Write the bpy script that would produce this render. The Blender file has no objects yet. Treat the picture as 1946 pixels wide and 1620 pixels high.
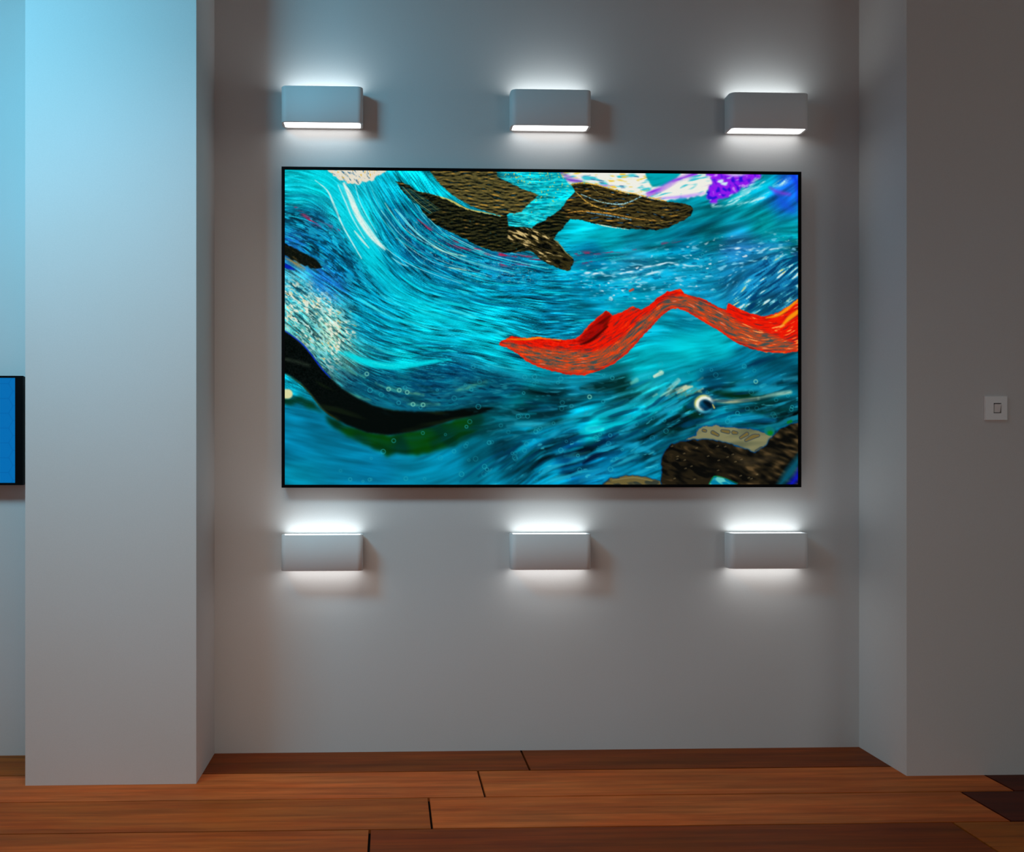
import bpy, bmesh, math, random
import numpy as np
from mathutils import Vector

scene = bpy.context.scene
COL = scene.collection

# ------------------------------------------------------------------ camera, light, exposure
FPX, CX, CY = 2060.0, 818.5, 878.0          # focal length and principal point in pixels of the 1946 x 1620 frame
YAW = math.atan(FPX / 54900.0)
D, HC = 4.487, 1.2                          # distance of the camera from the long wall, height above the floor
cam_d = bpy.data.cameras.new('camera')
cam = bpy.data.objects.new('camera', cam_d); COL.objects.link(cam)
cam.location = (0, -D, HC); cam.rotation_euler = (math.pi / 2, 0, -YAW)
cam_d.sensor_fit = 'HORIZONTAL'; cam_d.sensor_width = 36.0
cam_d.lens = 36.0 * FPX / 1946.0
cam_d.shift_x = (973.0 - CX) / 1946.0
cam_d.shift_y = (CY - 810.0) / 1946.0
cam_d.clip_start = .05
scene.camera = cam

def pix(x, y, Y):
    """world point on the plane y = Y that the photograph shows at pixel (x, y)"""
    a, b = (x - CX) / FPX, (CY - y) / FPX
    dx = math.sin(YAW) + a * math.cos(YAW); dy = math.cos(YAW) - a * math.sin(YAW)
    t = (Y + D) / dy
    return Vector((dx * t, Y, HC + b * t))

scene.view_settings.view_transform = 'Standard'; scene.view_settings.look = 'None'
scene.view_settings.gamma = 1.0; scene.view_settings.use_curve_mapping = False
scene.view_settings.exposure = 0.0
scene.cycles.use_denoising = True; scene.cycles.use_adaptive_sampling = True; scene.cycles.adaptive_threshold = .015
scene.cycles.max_bounces = 6; scene.cycles.diffuse_bounces = 4
scene.cycles.sample_clamp_indirect = 6.0

world = bpy.data.worlds.new('world'); scene.world = world; world.use_nodes = True
world.node_tree.nodes['Background'].inputs[0].default_value = (.05, .055, .06, 1)
world.node_tree.nodes['Background'].inputs[1].default_value = .1

def area(name, loc, target, size, sizey, power, color, spread=180):
    l = bpy.data.lights.new(name, 'AREA'); l.shape = 'RECTANGLE'; l.size = size; l.size_y = sizey
    l.energy = power; l.color = color; l.spread = math.radians(spread)
    o = bpy.data.objects.new(name, l); COL.objects.link(o); o.location = loc
    o.rotation_euler = (Vector(target) - Vector(loc)).to_track_quat('-Z', 'Y').to_euler()
    return o
# blue-cyan light falling in high up on the left, neutral ceiling light of the room, two added soft fills with no fixture
area('cyan_high_light', (-2.1, -2.1, 3.6), (-1.28, -.4, 2.5), 1.0, .8, 28, (.15, .57, .82), 84)
area('ceiling_downlight', (-.9, -2.2, 3.6), (-.9, -2.1, 0), 2.0, 1.0, 28.5, (1.0, .95, .88), 122)
area('soft_fill_right', (3.6, -5.0, 1.8), (2.4, 0, 1.4), 1.4, 1.4, 8.0, (.84, .96, 1.0), 130)  # unseen cool fill added on the right to lift the walls
area('soft_fill_behind', (-.4, -5.2, .9), (0, 0, 1.1), 2.4, .8, 4.5, (1.0, .75, .6))  # unseen warm fill added low behind the camera

# ------------------------------------------------------------------ helpers
def link(name, me, mat=None, parent=None, loc=(0, 0, 0)):
    o = bpy.data.objects.new(name, me); COL.objects.link(o); o.location = loc
    if mat is not None and not me.materials: me.materials.append(mat)
    if parent is not None: o.parent = parent
    return o
def tag(o, label=None, cat=None, group=None, kind=None):
    if label: o['label'] = label
    if cat: o['category'] = cat
    if group: o['group'] = group
    if kind: o['kind'] = kind
    return o
def empty(name, loc):
    o = bpy.data.objects.new(name, None); COL.objects.link(o); o.location = loc; o.empty_display_size = .1
    return o
def box_mesh(name, x0, x1, y0, y1, z0, z1, bevel=0, seg=2):
    bm = bmesh.new(); bmesh.ops.create_cube(bm, size=1)
    bmesh.ops.scale(bm, vec=(x1 - x0, y1 - y0, z1 - z0), verts=bm.verts)
    bmesh.ops.translate(bm, vec=((x0 + x1) / 2, (y0 + y1) / 2, (z0 + z1) / 2), verts=bm.verts)
    if bevel: bmesh.ops.bevel(bm, geom=list(bm.edges), offset=bevel, segments=seg, affect='EDGES', profile=.6)
    me = bpy.data.meshes.new(name); bm.to_mesh(me); bm.free(); return me
def frame_mesh(name, X0, X1, Z0, Z1, l, r, t, b, y0, y1):
    """picture-frame ring, outer X0..X1 Z0..Z1, border widths l r t b, from y0 (front) to y1 (back)"""
    bm = bmesh.new(); rings = []
    for (a, c, e, f, y) in ((X0, X1, Z0, Z1, y1), (X0, X1, Z0, Z1, y0), (X0 + l, X1 - r, Z0 + b, Z1 - t, y0), (X0 + l, X1 - r, Z0 + b, Z1 - t, y1)):
        rings.append([bm.verts.new(p) for p in ((a, y, e), (c, y, e), (c, y, f), (a, y, f))])
    for i in range(4):
        A, B = rings[i], rings[(i + 1) % 4]
        for k in range(4): bm.faces.new((A[k], A[(k + 1) % 4], B[(k + 1) % 4], B[k]))
    bmesh.ops.recalc_face_normals(bm, faces=bm.faces)
    me = bpy.data.meshes.new(name); bm.to_mesh(me); bm.free(); return me

def mat(name):
    m = bpy.data.materials.new(name); m.use_nodes = True
    return m, m.node_tree, m.node_tree.nodes['Principled BSDF']
def simple(name, col, rough=.5, spec=.5, bump=0, scale=200, metal=0):
    m, nt, b = mat(name)
    b.inputs['Base Color'].default_value = (*col, 1); b.inputs['Roughness'].default_value = rough
    b.inputs['Specular IOR Level'].default_value = spec; b.inputs['Metallic'].default_value = metal
    tc = nt.nodes.new('ShaderNodeTexCoord'); n = nt.nodes.new('ShaderNodeTexNoise')
    n.inputs['Scale'].default_value = scale; n.inputs['Detail'].default_value = 3
    nt.links.new(tc.outputs['Object'], n.inputs['Vector'])
    if bump:
        bp = nt.nodes.new('ShaderNodeBump'); bp.inputs['Strength'].default_value = bump; bp.inputs['Distance'].default_value = .001
        nt.links.new(n.outputs['Fac'], bp.inputs['Height']); nt.links.new(bp.outputs[0], b.inputs['Normal'])
    return m
def plaster(name, col):
    m, nt, b = mat(name); b.inputs['Roughness'].default_value = .85; b.inputs['Specular IOR Level'].default_value = .2
    tc = nt.nodes.new('ShaderNodeTexCoord')
    n1 = nt.nodes.new('ShaderNodeTexNoise'); n1.inputs['Scale'].default_value = 1.7; n1.inputs['Detail'].default_value = 4
    n2 = nt.nodes.new('ShaderNodeTexNoise'); n2.inputs['Scale'].default_value = 260; n2.inputs['Detail'].default_value = 3
    for n in (n1, n2): nt.links.new(tc.outputs['Object'], n.inputs['Vector'])
    cr = nt.nodes.new('ShaderNodeValToRGB')
    cr.color_ramp.elements[0].position = .3; cr.color_ramp.elements[1].position = .7
    cr.color_ramp.elements[0].color = (col[0] * .985, col[1] * .97, col[2] * .955, 1); cr.color_ramp.elements[1].color = (col[0], col[1] * 1.0, col[2] * 1.005, 1)
    nt.links.new(n1.outputs['Fac'], cr.inputs[0])
    mx = nt.nodes.new('ShaderNodeMix'); mx.data_type = 'RGBA'; mx.blend_type = 'MULTIPLY'; mx.inputs[0].default_value = .10
    nt.links.new(cr.outputs[0], mx.inputs[6]); nt.links.new(n2.outputs['Fac'], mx.inputs[7]); nt.links.new(mx.outputs[2], b.inputs['Base Color'])
    bp = nt.nodes.new('ShaderNodeBump'); bp.inputs['Strength'].default_value = .12; bp.inputs['Distance'].default_value = .0008
    nt.links.new(n2.outputs['Fac'], bp.inputs['Height']); nt.links.new(bp.outputs[0], b.inputs['Normal'])
    return m
def emit(name, col, s):
    m, nt, b = mat(name); b.inputs['Base Color'].default_value = (.8, .8, .8, 1)
    b.inputs['Emission Color'].default_value = (*col, 1); b.inputs['Emission Strength'].default_value = s
    return m
def wood(name):
    """oiled plank: the tone of each plank comes from its object colour, the grain from noise stretched along x"""
    m, nt, b = mat(name); L = nt.links.new; N = nt.nodes.new
    oi = N('ShaderNodeObjectInfo'); tc = N('ShaderNodeTexCoord')
    off = N('ShaderNodeVectorMath'); off.operation = 'MULTIPLY_ADD'
    L(oi.outputs['Random'], off.inputs[0]); off.inputs[1].default_value = (37, 91, 13); L(tc.outputs['Object'], off.inputs[2])
    def nz(sx, sy, det, dist):
        mp = N('ShaderNodeMapping'); mp.inputs['Scale'].default_value = (sx, sy, 1); L(off.outputs[0], mp.inputs[0])
        n = N('ShaderNodeTexNoise'); n.inputs['Scale'].default_value = 1; n.inputs['Detail'].default_value = det; n.inputs['Distortion'].default_value = dist; n.inputs['Roughness'].default_value = .6
        L(mp.outputs[0], n.inputs['Vector']); return n
    g1, g2, g3 = nz(1.6, 26, 5, .5), nz(9, 170, 4, .2), nz(1.1, 5.5, 2, .3)
    def ramp(n, lo, hi, p0=.3, p1=.7):
        r = N('ShaderNodeMapRange'); r.inputs[1].default_value = p0; r.inputs[2].default_value = p1; r.inputs[3].default_value = lo; r.inputs[4].default_value = hi
        L(n.outputs['Fac'], r.inputs[0]); return r
    r1, r2, r3 = ramp(g1, .62, 1.22), ramp(g2, .84, 1.12), ramp(g3, .80, 1.18)
    def mul(a, b_):
        q = N('ShaderNodeMath'); q.operation = 'MULTIPLY'; L(a, q.inputs[0]); L(b_, q.inputs[1]); return q.outputs[0]
    v = mul(mul(r1.outputs[0], r2.outputs[0]), r3.outputs[0])
    sc = N('ShaderNodeVectorMath'); sc.operation = 'SCALE'; L(oi.outputs['Color'], sc.inputs[0]); L(v, sc.inputs['Scale'])
    # red and olive drift inside each plank
    hu = N('ShaderNodeMix'); hu.data_type = 'RGBA'; hu.blend_type = 'MULTIPLY'
    rr = ramp(nz(2.2, 9, 3, .4), 0, 1, .35, .65); L(rr.outputs[0], hu.inputs[0]); L(sc.outputs[0], hu.inputs[6]); hu.inputs[7].default_value = (1.0, .78, .62, 1)
    L(hu.outputs[2], b.inputs['Base Color'])
    b.inputs['Roughness'].default_value = .55; b.inputs['Specular IOR Level'].default_value = .13
    bp = N('ShaderNodeBump'); bp.inputs['Strength'].default_value = .12; bp.inputs['Distance'].default_value = .0006
    L(g2.outputs['Fac'], bp.inputs['Height']); L(bp.outputs[0], b.inputs['Normal'])
    return m

M_WALL = plaster('white_wall_paint', (.72, .715, .70))
M_CEIL = plaster('ceiling_paint', (.60, .60, .60))
M_WOOD = wood('oiled_wood')
M_SUB = simple('dark_joint', (.006, .004, .004), .9, .1, .2, 60)
M_LAMP = simple('white_powder_coat', (.80, .795, .78), .6, .3, .25, 900)
M_BLACK = simple('black_satin_metal', (.002, .002, .0022), .6, .08, .05, 500)
M_GLOW_UP = emit('cool_diffuser', (.88, .96, 1.0), 4.7)
M_GLOW_DOWN = emit('neutral_diffuser', (.96, .985, 1.0), 3.2)
M_PLATE = simple('white_plastic', (.92, .92, .90), .35, .5, .05, 300)
M_GAP = simple('dark_slot', (.01, .01, .01), .6, .2, 0)

# ------------------------------------------------------------------ room shell
XL, XR, YB, ZC = -3.3, 4.6, -6.2, 3.75
def wall(name, *b):
    return tag(link(name, box_mesh(name, *b), M_WALL), kind='structure')
wall('wall_back', XL - .2, XR + .2, 0, .2, 0, ZC)
wall('wall_left', XL - .2, XL, YB, 0, 0, ZC)
wall('wall_right', XR, XR + .2, YB, 0, 0, ZC)
wall('wall_front', XL - .2, XR + .2, YB - .2, YB, 0, ZC)
YP = -.42                                             # front plane of the column and of the right wall block
xa, xb = pix(48, 1493, YP).x, pix(373, 1490, YP).x
wall('wall_left_column', xa, xb, YP, 0, 0, ZC)
xc = pix(1723, 1473, YP).x
wall('wall_right_return', xc, XR, YP, 0, 0, ZC)
tag(link('ceiling', box_mesh('ceiling', XL - .2, XR + .2, YB - .2, .2, ZC, ZC + .1), M_CEIL), kind='structure')
floor = tag(link('floor', box_mesh('floor', XL - .2, XR + .2, YB - .2, .2, -.12, -.016), M_SUB), kind='structure')

# planks: rows of equal width laid along the wall, joints stepped by 0.2 m from row to row
random.seed(4)
rows = [0.0, -.290] + [-.290 - .328 * k for k in range(1, 19)]
LEN, GE, GR = 1.935, .0075, .0085
def srgb(r, g, b): return tuple(((c / 255) / 12.92 if c / 255 <= .04045 else ((c / 255 + .055) / 1.055) ** 2.4) for c in (r, g, b))
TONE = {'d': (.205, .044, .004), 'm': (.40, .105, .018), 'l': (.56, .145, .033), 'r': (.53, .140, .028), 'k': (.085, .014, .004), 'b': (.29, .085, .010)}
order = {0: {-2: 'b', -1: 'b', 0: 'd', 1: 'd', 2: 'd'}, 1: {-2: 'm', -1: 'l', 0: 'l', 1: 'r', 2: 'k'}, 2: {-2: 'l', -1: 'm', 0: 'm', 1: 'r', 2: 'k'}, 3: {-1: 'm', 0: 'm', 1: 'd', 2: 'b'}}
cache = {}
for i in range(len(rows) - 1):
    y1, y0 = rows[i] - (GR / 2 if i else -.02), rows[i + 1] + GR / 2
    j0 = .544 - .2033 * (i % 9)
    for k in range(-3, 4):
        x0, x1 = j0 + LEN * (k - 1) + GE / 2, j0 + LEN * k - GE / 2
        if x1 < XL or x0 > XR: continue
        x0, x1 = max(x0, XL + .002), min(x1, XR - .002)
        w, d = x1 - x0, y1 - y0
        key = (round(w, 4), round(d, 4))
        if key not in cache:
            bm = bmesh.new(); bmesh.ops.create_cube(bm, size=1); bmesh.ops.scale(bm, vec=(w, d, .015), verts=bm.verts)
            bmesh.ops.translate(bm, vec=(0, 0, -.0075), verts=bm.verts)
            bmesh.ops.bevel(bm, geom=[e for e in bm.edges if all(v.co.z > -.001 for v in e.verts)], offset=.0009, segments=1, affect='EDGES')
            me = bpy.data.meshes.new('plank'); bm.to_mesh(me); bm.free(); me.materials.append(M_WOOD); cache[key] = me
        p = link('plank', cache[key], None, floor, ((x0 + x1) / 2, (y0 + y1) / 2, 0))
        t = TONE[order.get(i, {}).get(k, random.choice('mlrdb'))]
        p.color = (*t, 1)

# ------------------------------------------------------------------ sconces
def plan_outline(w, d, r, n=6):
    pts = []
    for cx, cy, a0 in ((w / 2 - r, -r, 0), (-w / 2 + r, -r, 90), (-w / 2 + r, -d + r, 180), (w / 2 - r, -d + r, 270)):
        for k in range(n + 1):
            a = math.radians(a0 + 90 * k / n); pts.append((cx + r * math.cos(a), cy + r * math.sin(a)))
    return pts
LW, LD, LH, LR = .329, .096, .1455, .024
def make_sconce():
    root = empty('wall_lamp', (0, 0, 0))
    bm = bmesh.new(); t = .0095
    outer = plan_outline(LW, LD, LR); inner = [(x, y - t) for x, y in plan_outline(LW - 2 * t, LD - 2 * t, LR - .013)]
    ch = .0012; out2 = [(x * (1 - ch * 2 / LW), (y + LD / 2) * (1 - ch * 2 / LD) - LD / 2) for x, y in outer]
    h = LH / 2; ins = .007
    rings = [[(x, y, ins - h) for x, y in inner], [(x, y, -h) for x, y in inner], [(x, y, -h) for x, y in out2], [(x, y, -h + ch) for x, y in outer],
             [(x, y, h - ch) for x, y in outer], [(x, y, h) for x, y in out2], [(x, y, h) for x, y in inner], [(x, y, h - ins) for x, y in inner]]
    R = [[bm.verts.new(p) for p in r] for r in rings]
    n = len(outer)
    for a, b in zip(R[:-1], R[1:]):
        for k in range(n): bm.faces.new((a[k], a[(k + 1) % n], b[(k + 1) % n], b[k]))
    for k in range(n): bm.faces.new((R[-1][k], R[-1][(k + 1) % n], R[0][(k + 1) % n], R[0][k]))
    bmesh.ops.recalc_face_normals(bm, faces=bm.faces)
    for f in bm.faces: f.smooth = abs(f.normal.z) < .3
    me = bpy.data.meshes.new('housing'); bm.to_mesh(me); bm.free(); link('housing', me, M_LAMP, root)
    for nm, z0, z1, m in (('upper_diffuser', h - ins, h - ins + .0035, M_GLOW_UP), ('lower_diffuser', -h + ins - .0035, -h + ins, M_GLOW_DOWN)):
        bm = bmesh.new()
        lo = [bm.verts.new((x * .997, y, z0)) for x, y in inner]; hi = [bm.verts.new((x * .997, y, z1)) for x, y in inner]
        bm.faces.new(hi); bm.faces.new(lo[::-1])
        for k in range(n): bm.faces.new((lo[k], lo[(k + 1) % n], hi[(k + 1) % n], hi[k]))
        bmesh.ops.recalc_face_normals(bm, faces=bm.faces)
        me = bpy.data.meshes.new(nm); bm.to_mesh(me); bm.free(); link(nm, me, m, root)
    return root
def copy_tree(o, parent=None):
    c = o.copy(); COL.objects.link(c); c.parent = parent
    for ch in list(o.children): copy_tree(ch, c)
    return c
proto = make_sconce()
spots = [  # left and right pixel of the front, top and bottom pixel of the front
    (534.5, 689, 163.5, 231.5, 'white oblong wall lamp above the left end of the big screen'),
    (972, 1124.5, 170, 237.5, 'white oblong wall lamp above the middle of the big screen'),
    (1386, 1540.5, 176, 243, 'white oblong wall lamp above the right end of the big screen'),
    (534.5, 689, 1018, 1085, 'white oblong wall lamp below the left end of the big screen'),
    (972, 1124.5, 1016, 1083, 'white oblong wall lamp below the middle of the big screen'),
    (1386, 1540.5, 1014.5, 1081, 'white oblong wall lamp below the right end of the big screen')]
for i, (l, r, t, b, lab) in enumerate(spots):
    o = proto if i == 0 else copy_tree(proto)
    c = pix((l + r) / 2, (t + b) / 2, -LD)
    o.location = (c.x, 0, c.z)
    tag(o, lab, 'lamp', 'up and down lighting wall lamps')

# ------------------------------------------------------------------ the painting on the big screen
def paint_screen(W=980, H=598):
    """Abstract sea-coloured paint picture shown on the big screen (linear RGB, row 0 = top)."""
    rng = np.random.RandomState(7)
    YY, XX = np.mgrid[0:H, 0:W].astype(np.float32)
    def top(x): return 321 + 10 * (x - 540) / 978
    def P(pts):                                    # photo-plate coordinates -> picture coordinates
        a = np.array(pts, float)
        t = top(a[:, 0])
        return np.stack([(a[:, 0] - 540) / 978 * W, (a[:, 1] - t) / (922 - t) * H] + [a[:, k] for k in range(2, a.shape[1])], 1)
    PD = 25; fx = np.fft.rfftfreq(W + 2 * PD)[None, :]; fy = np.fft.fftfreq(H + 2 * PD)[:, None]
    def blur(a, s, sy=None):
        sy = s if sy is None else sy
        k = np.exp(-2 * np.pi ** 2 * (fx ** 2 * s * s + fy ** 2 * sy * sy))
        p = np.pad(a, PD, mode='edge')
        return np.fft.irfft2(np.fft.rfft2(p) * k, s=p.shape)[PD:-PD, PD:-PD].astype(np.float32)
    def norm(a): a = a - a.mean(); return a / a.std()
    def noise(s, sy=None):
        k = np.exp(-2 * np.pi ** 2 * (fx ** 2 * s * s + fy ** 2 * (s if sy is None else sy) ** 2))
        return norm(np.fft.irfft2(np.fft.rfft2(rng.randn(H + 2 * PD, W + 2 * PD)) * k, s=(H + 2 * PD, W + 2 * PD))[PD:-PD, PD:-PD].astype(np.float32))
    def interp(pts, soft, power=2.0):
        num = 0; den = 0
        for p in pts:
            d = (XX - p[0]) ** 2 + (YY - p[1]) ** 2 + soft * soft
            w = d ** (-power)
            num = num + w[..., None] * np.array(p[2:], np.float32); den = den + w
        return num / den[..., None]
    def mask(poly, soft=0.6, rough=0.0, rs=2.0):
        q = P(poly)[:, :2]
        px, py = XX, YY
        if rough: px = XX + rough * noise(rs); py = YY + rough * noise(rs)
        ins = np.zeros((H, W), bool); j = len(q) - 1
        for i in range(len(q)):
            xi, yi = q[i]; xj, yj = q[j]
            if yi != yj:
                c = ((yi > py) != (yj > py)) & (px < (xj - xi) * (py - yi) / (yj - yi) + xi)
                ins ^= c
            j = i
        m = ins.astype(np.float32)
        return np.clip(blur(np.pad(m, 0), soft), 0, 1) if soft else m
    def curve(pts, n=14):                          # Catmull-Rom through control points
        q = P(pts); q = np.vstack([2 * q[0] - q[1], q, 2 * q[-1] - q[-2]]); out = []
        for i in range(1, len(q) - 2):
            for t in np.linspace(0, 1, n, endpoint=False):
                out.append(.5 * ((2 * q[i]) + (-q[i-1] + q[i+1]) * t + (2*q[i-1] - 5*q[i] + 4*q[i+1] - q[i+2]) * t*t + (-q[i-1] + 3*q[i] - 3*q[i+1] + q[i+2]) * t**3))
        out.append(q[-2]); return np.array(out)
    def stroke(pts, soft=1.0):                     # pts: x, y, half width
        c = curve(pts); d = np.full((H, W), 1e3, np.float32)
        r = c[:, 2].max() + 4 * soft + 2
        x0, x1 = int(max(0, c[:, 0].min() - r)), int(min(W, c[:, 0].max() + r + 1))
        y0, y1 = int(max(0, c[:, 1].min() - r)), int(min(H, c[:, 1].max() + r + 1))
        if x1 <= x0 or y1 <= y0: return np.zeros((H, W), np.float32)
        X, Y = XX[y0:y1, x0:x1], YY[y0:y1, x0:x1]; D = d[y0:y1, x0:x1]
        for a, b in zip(c[:-1], c[1:]):
            vx, vy = b[0] - a[0], b[1] - a[1]; L = vx * vx + vy * vy + 1e-9
            t = np.clip(((X - a[0]) * vx + (Y - a[1]) * vy) / L, 0, 1)
            D[:] = np.minimum(D, np.hypot(X - a[0] - t * vx, Y - a[1] - t * vy) - (a[2] + t * (b[2] - a[2])))
        return np.clip(.5 - d / (2 * soft), 0, 1)
    # brush direction, degrees below horizontal
    A = [(550,340,5),(600,345,18),(640,350,50),(680,345,65),(740,340,60),(780,350,55),(560,390,5),(620,390,42),(660,390,62),(700,390,65),(760,400,57),
         (820,430,38),(550,440,20),(600,440,30),(650,450,55),(700,450,60),(760,470,47),(830,480,27),(550,490,32),(600,500,35),(660,510,45),(720,520,48),
         (780,530,35),(850,520,20),(560,560,38),(620,560,38),(680,570,30),(760,580,20),(850,570,12),(560,620,42),(620,640,45),(680,620,25),(760,640,15),
         (850,630,10),(900,480,12),(950,500,6),(1000,520,4),(1000,560,6),(950,620,12),(1000,440,5),(1100,450,-5),(1200,430,-15),(1300,420,-22),
         (1450,400,-28),(1500,360,-38),(1400,350,-28),(1300,350,-20),(1150,340,5),(1030,380,-4),(1100,500,-3),(1200,520,-8),(1300,500,-7),(1400,480,-5),(1500,460,-5),
         (1100,560,0),(1200,580,0),(1400,540,-42),(1480,520,-45),(1480,570,-36),(1340,540,-8),(600,660,50),(640,700,38),(700,740,25),(800,770,5),(870,760,-12),
         (760,680,12),(820,680,3),(900,690,15),(1000,720,10),(1100,730,0),(1200,700,-18),(1290,630,8),(1300,690,-12),(1450,690,-22),(1000,800,-5),
         (1100,790,-10),(1200,770,-27),(1250,750,-32),(1400,765,-5),(1500,750,-12),(1000,870,-40),(1050,840,-25),(1100,860,-15),(1200,840,-25),
         (1300,800,-20),(1450,790,-10),(600,820,12),(700,880,10),(850,860,-22),(930,890,-38),(1100,910,-15)]
    pa = P(A); th = np.radians(pa[:, 2])
    v = interp(np.stack([pa[:, 0], pa[:, 1], np.cos(th), np.sin(th)], 1), 18, 1.8)
    ang = np.arctan2(v[..., 1], v[..., 0]) + .05 * noise(30)
    dx, dy = np.cos(ang), np.sin(ang)
    def lic(src, L, step=1.0, ddx=None, ddy=None):
        ddx = dx if ddx is None else ddx; ddy = dy if ddy is None else ddy
        acc = src.copy()
        for sgn in (1, -1):
            x, y = XX.copy(), YY.copy()
            for k in range(L):
                ix = np.clip(x + .5, 0, W - 1).astype(np.int32); iy = np.clip(y + .5, 0, H - 1).astype(np.int32)
                x += sgn * step * ddx[iy, ix]; y += sgn * step * ddy[iy, ix]
                ix = np.clip(x + .5, 0, W - 1).astype(np.int32); iy = np.clip(y + .5, 0, H - 1).astype(np.int32)
                acc += src[iy, ix] * (1 - k / L)
        return norm(acc)
    fine = lic(noise(.7), 22); fine2 = lic(noise(1.0), 9); mid = lic(noise(1.7), 26); coarse = lic(noise(4.2), 34, 1.4); grit = noise(.8)
    C = [(550,330,0,205,225),(560,370,0,195,218),(600,350,0,215,232),(640,400,15,205,226),(680,420,10,205,225),(700,480,0,192,218),(760,420,0,105,150),
         (780,470,0,88,135),(740,470,0,140,178),(820,360,0,190,218),(790,340,0,195,222),(560,410,0,105,138),(600,420,10,95,138),(560,460,18,108,178),(600,465,0,108,155),
         (650,500,0,105,148),(620,530,22,115,190),(560,530,60,165,190),(590,590,110,180,180),(620,630,140,185,168),(575,615,80,165,165),(700,560,0,155,195),(760,560,0,170,202),
         (850,520,0,125,168),(900,540,0,150,185),(800,600,0,185,208),(900,620,0,170,196),(700,610,0,135,170),(760,640,0,150,182),(760,680,0,192,212),
         (730,705,0,80,108),(800,725,0,75,112),(870,705,0,85,125),(700,740,8,100,122),(650,690,70,140,140),(800,760,10,95,120),(880,740,10,110,128),
         (930,655,0,172,196),(950,720,0,110,132),(1000,760,0,72,82),(1050,780,0,60,76),(900,810,0,58,62),(1000,700,0,145,172),(1080,725,0,120,150),
         (1150,745,0,85,105),(1175,732,0,45,42),(980,540,0,135,178),(1000,580,0,148,182),(1050,600,0,122,162),(930,590,0,168,196),(850,480,0,95,140),(950,500,10,95,150),
         (1050,370,0,190,208),(1000,420,10,185,200),(1100,430,0,178,200),(1150,450,0,165,188),(1120,485,0,108,152),(1250,445,0,140,165),(1350,400,0,135,155),(1350,440,0,105,122),
         (1450,420,0,140,152),(1500,440,0,138,155),(1400,385,0,150,168),(1490,375,15,95,205),(1508,342,20,90,215),(1450,345,0,180,212),(1300,480,0,125,165),
         (1200,510,25,140,182),(1300,525,10,148,190),(1100,535,0,140,182),(1200,570,0,148,182),(1100,590,0,125,160),(1400,470,30,130,192),(1450,500,20,118,170),
         (1400,540,15,115,165),(1480,550,15,100,148),(1340,560,10,135,180),(1260,630,0,150,178),(1300,660,0,190,206),(1300,615,0,122,152),(1220,690,0,178,198),
         (1360,650,0,175,195),(1400,690,0,108,140),(1480,690,0,85,112),(1350,720,0,80,112),(1300,712,0,130,152),(1230,750,20,150,162),(1450,725,0,100,132),
         (1400,745,0,60,70),(1450,772,0,55,58),(1400,785,0,88,110),(1310,785,0,55,62),(1370,803,0,112,140),(1100,800,0,145,178),(1126,816,0,205,215),
         (1050,830,0,115,152),(1150,835,0,50,88),(1200,785,0,142,168),(1200,835,0,110,142),(1250,800,0,98,122),(1080,850,0,60,104),(1150,860,0,92,130),
         (1230,850,0,92,122),(1000,905,0,130,172),(1080,890,0,70,118),(1200,890,0,122,162),(950,865,0,62,84),(925,885,0,130,166),(900,850,0,92,116),
         (560,850,0,120,162),(560,905,0,138,174),(650,860,0,118,158),(700,900,0,114,156),(800,900,0,130,168),(600,800,0,108,146),(560,780,0,122,164),
         (850,875,0,132,172),(1050,912,0,150,192),(560,730,0,150,180)]
    img = interp(P(C), 9, 1.7) / 255.0
    img = img * np.array([1, 1.0, .975], np.float32)
    yy = YY / H; xx = XX / W
    blurm = np.clip((YY + .10 * XX - 400) / 70, 0, 1)                  # far paint, out of focus
    blurm = np.maximum(blurm, np.clip((XX - 505 - .25 * (YY - 150)) / 50, 0, 1) * .85)
    sharp = lic(noise(.55), 14)
    T = (fine * .45 + sharp * .5 + mid * .45) * (1 - blurm) + (mid * .45 + coarse * .85) * blurm
    amp = .27 * (1 - blurm) + (.17 + .13 * np.clip((XX - 330) / 150, 0, 1) * (YY > 400)) * blurm
    amp = amp * (1 - .55 * mask([(540,321),(740,321),(700,400),(760,560),(700,560),(640,440),(540,400)], 12))
    amp = amp * (1 - .5 * mask([(540,770),(640,830),(780,870),(900,840),(1000,850),(900,922),(540,922)], 14))
    img = img * np.clip(1 + amp * T, .08, 2)[..., None]
    def over(m, col):
        nonlocal img
        col = np.asarray(col, np.float32)
        if col.ndim == 1: col = col / 255.0
        img = img * (1 - m[..., None]) + col * m[..., None]
    def c3(*c): return np.array(c, np.float32) / 255.0
    def mix(a, b, t): t = np.clip(t, 0, 1)[..., None]; return a * (1 - t) + b * t
    # light glints and dark bristle gaps along the strokes
    over(np.clip(sharp * .8 - .9, 0, .6) * (1 - blurm), (40, 222, 236))
    over(np.clip(-(sharp + .5 * mid) * .7 - 1.0, 0, .62) * (1 - blurm) * np.clip((YY - 40) / 60, 0, 1), (0, 42, 62))
    over(np.clip(mid - 1.7, 0, .45) * blurm * (YY > 100) * np.clip((XX - 300) / 150 + (400 - YY) / 80., 0, 1), (60, 190, 215))
    # speckled cream patch at lower left, blue above it
    m = blur(mask([(540,525),(590,540),(650,580),(680,630),(650,680),(640,712),(600,690),(570,645),(540,615)], 0), 9)
    sp = norm(lic(noise(.9), 3) + .45 * lic(noise(1.8), 5))
    over(m * np.clip(sp * .9 - .05, 0, 1), mix(mix(c3(222,230,212), c3(110,205,215), noise(7) * .5 + .15), c3(215,195,125), noise(1.5) * .8 - .6))
    over(m * np.clip(-sp * .8 - .7, 0, .55), (0, 85, 110))
    m = blur(mask([(540,430),(600,470),(670,545),(640,570),(590,520),(540,500)], 0), 10)
    over(m * np.clip(.10 + .25 * mid, 0, .5), (20, 95, 205))
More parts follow.
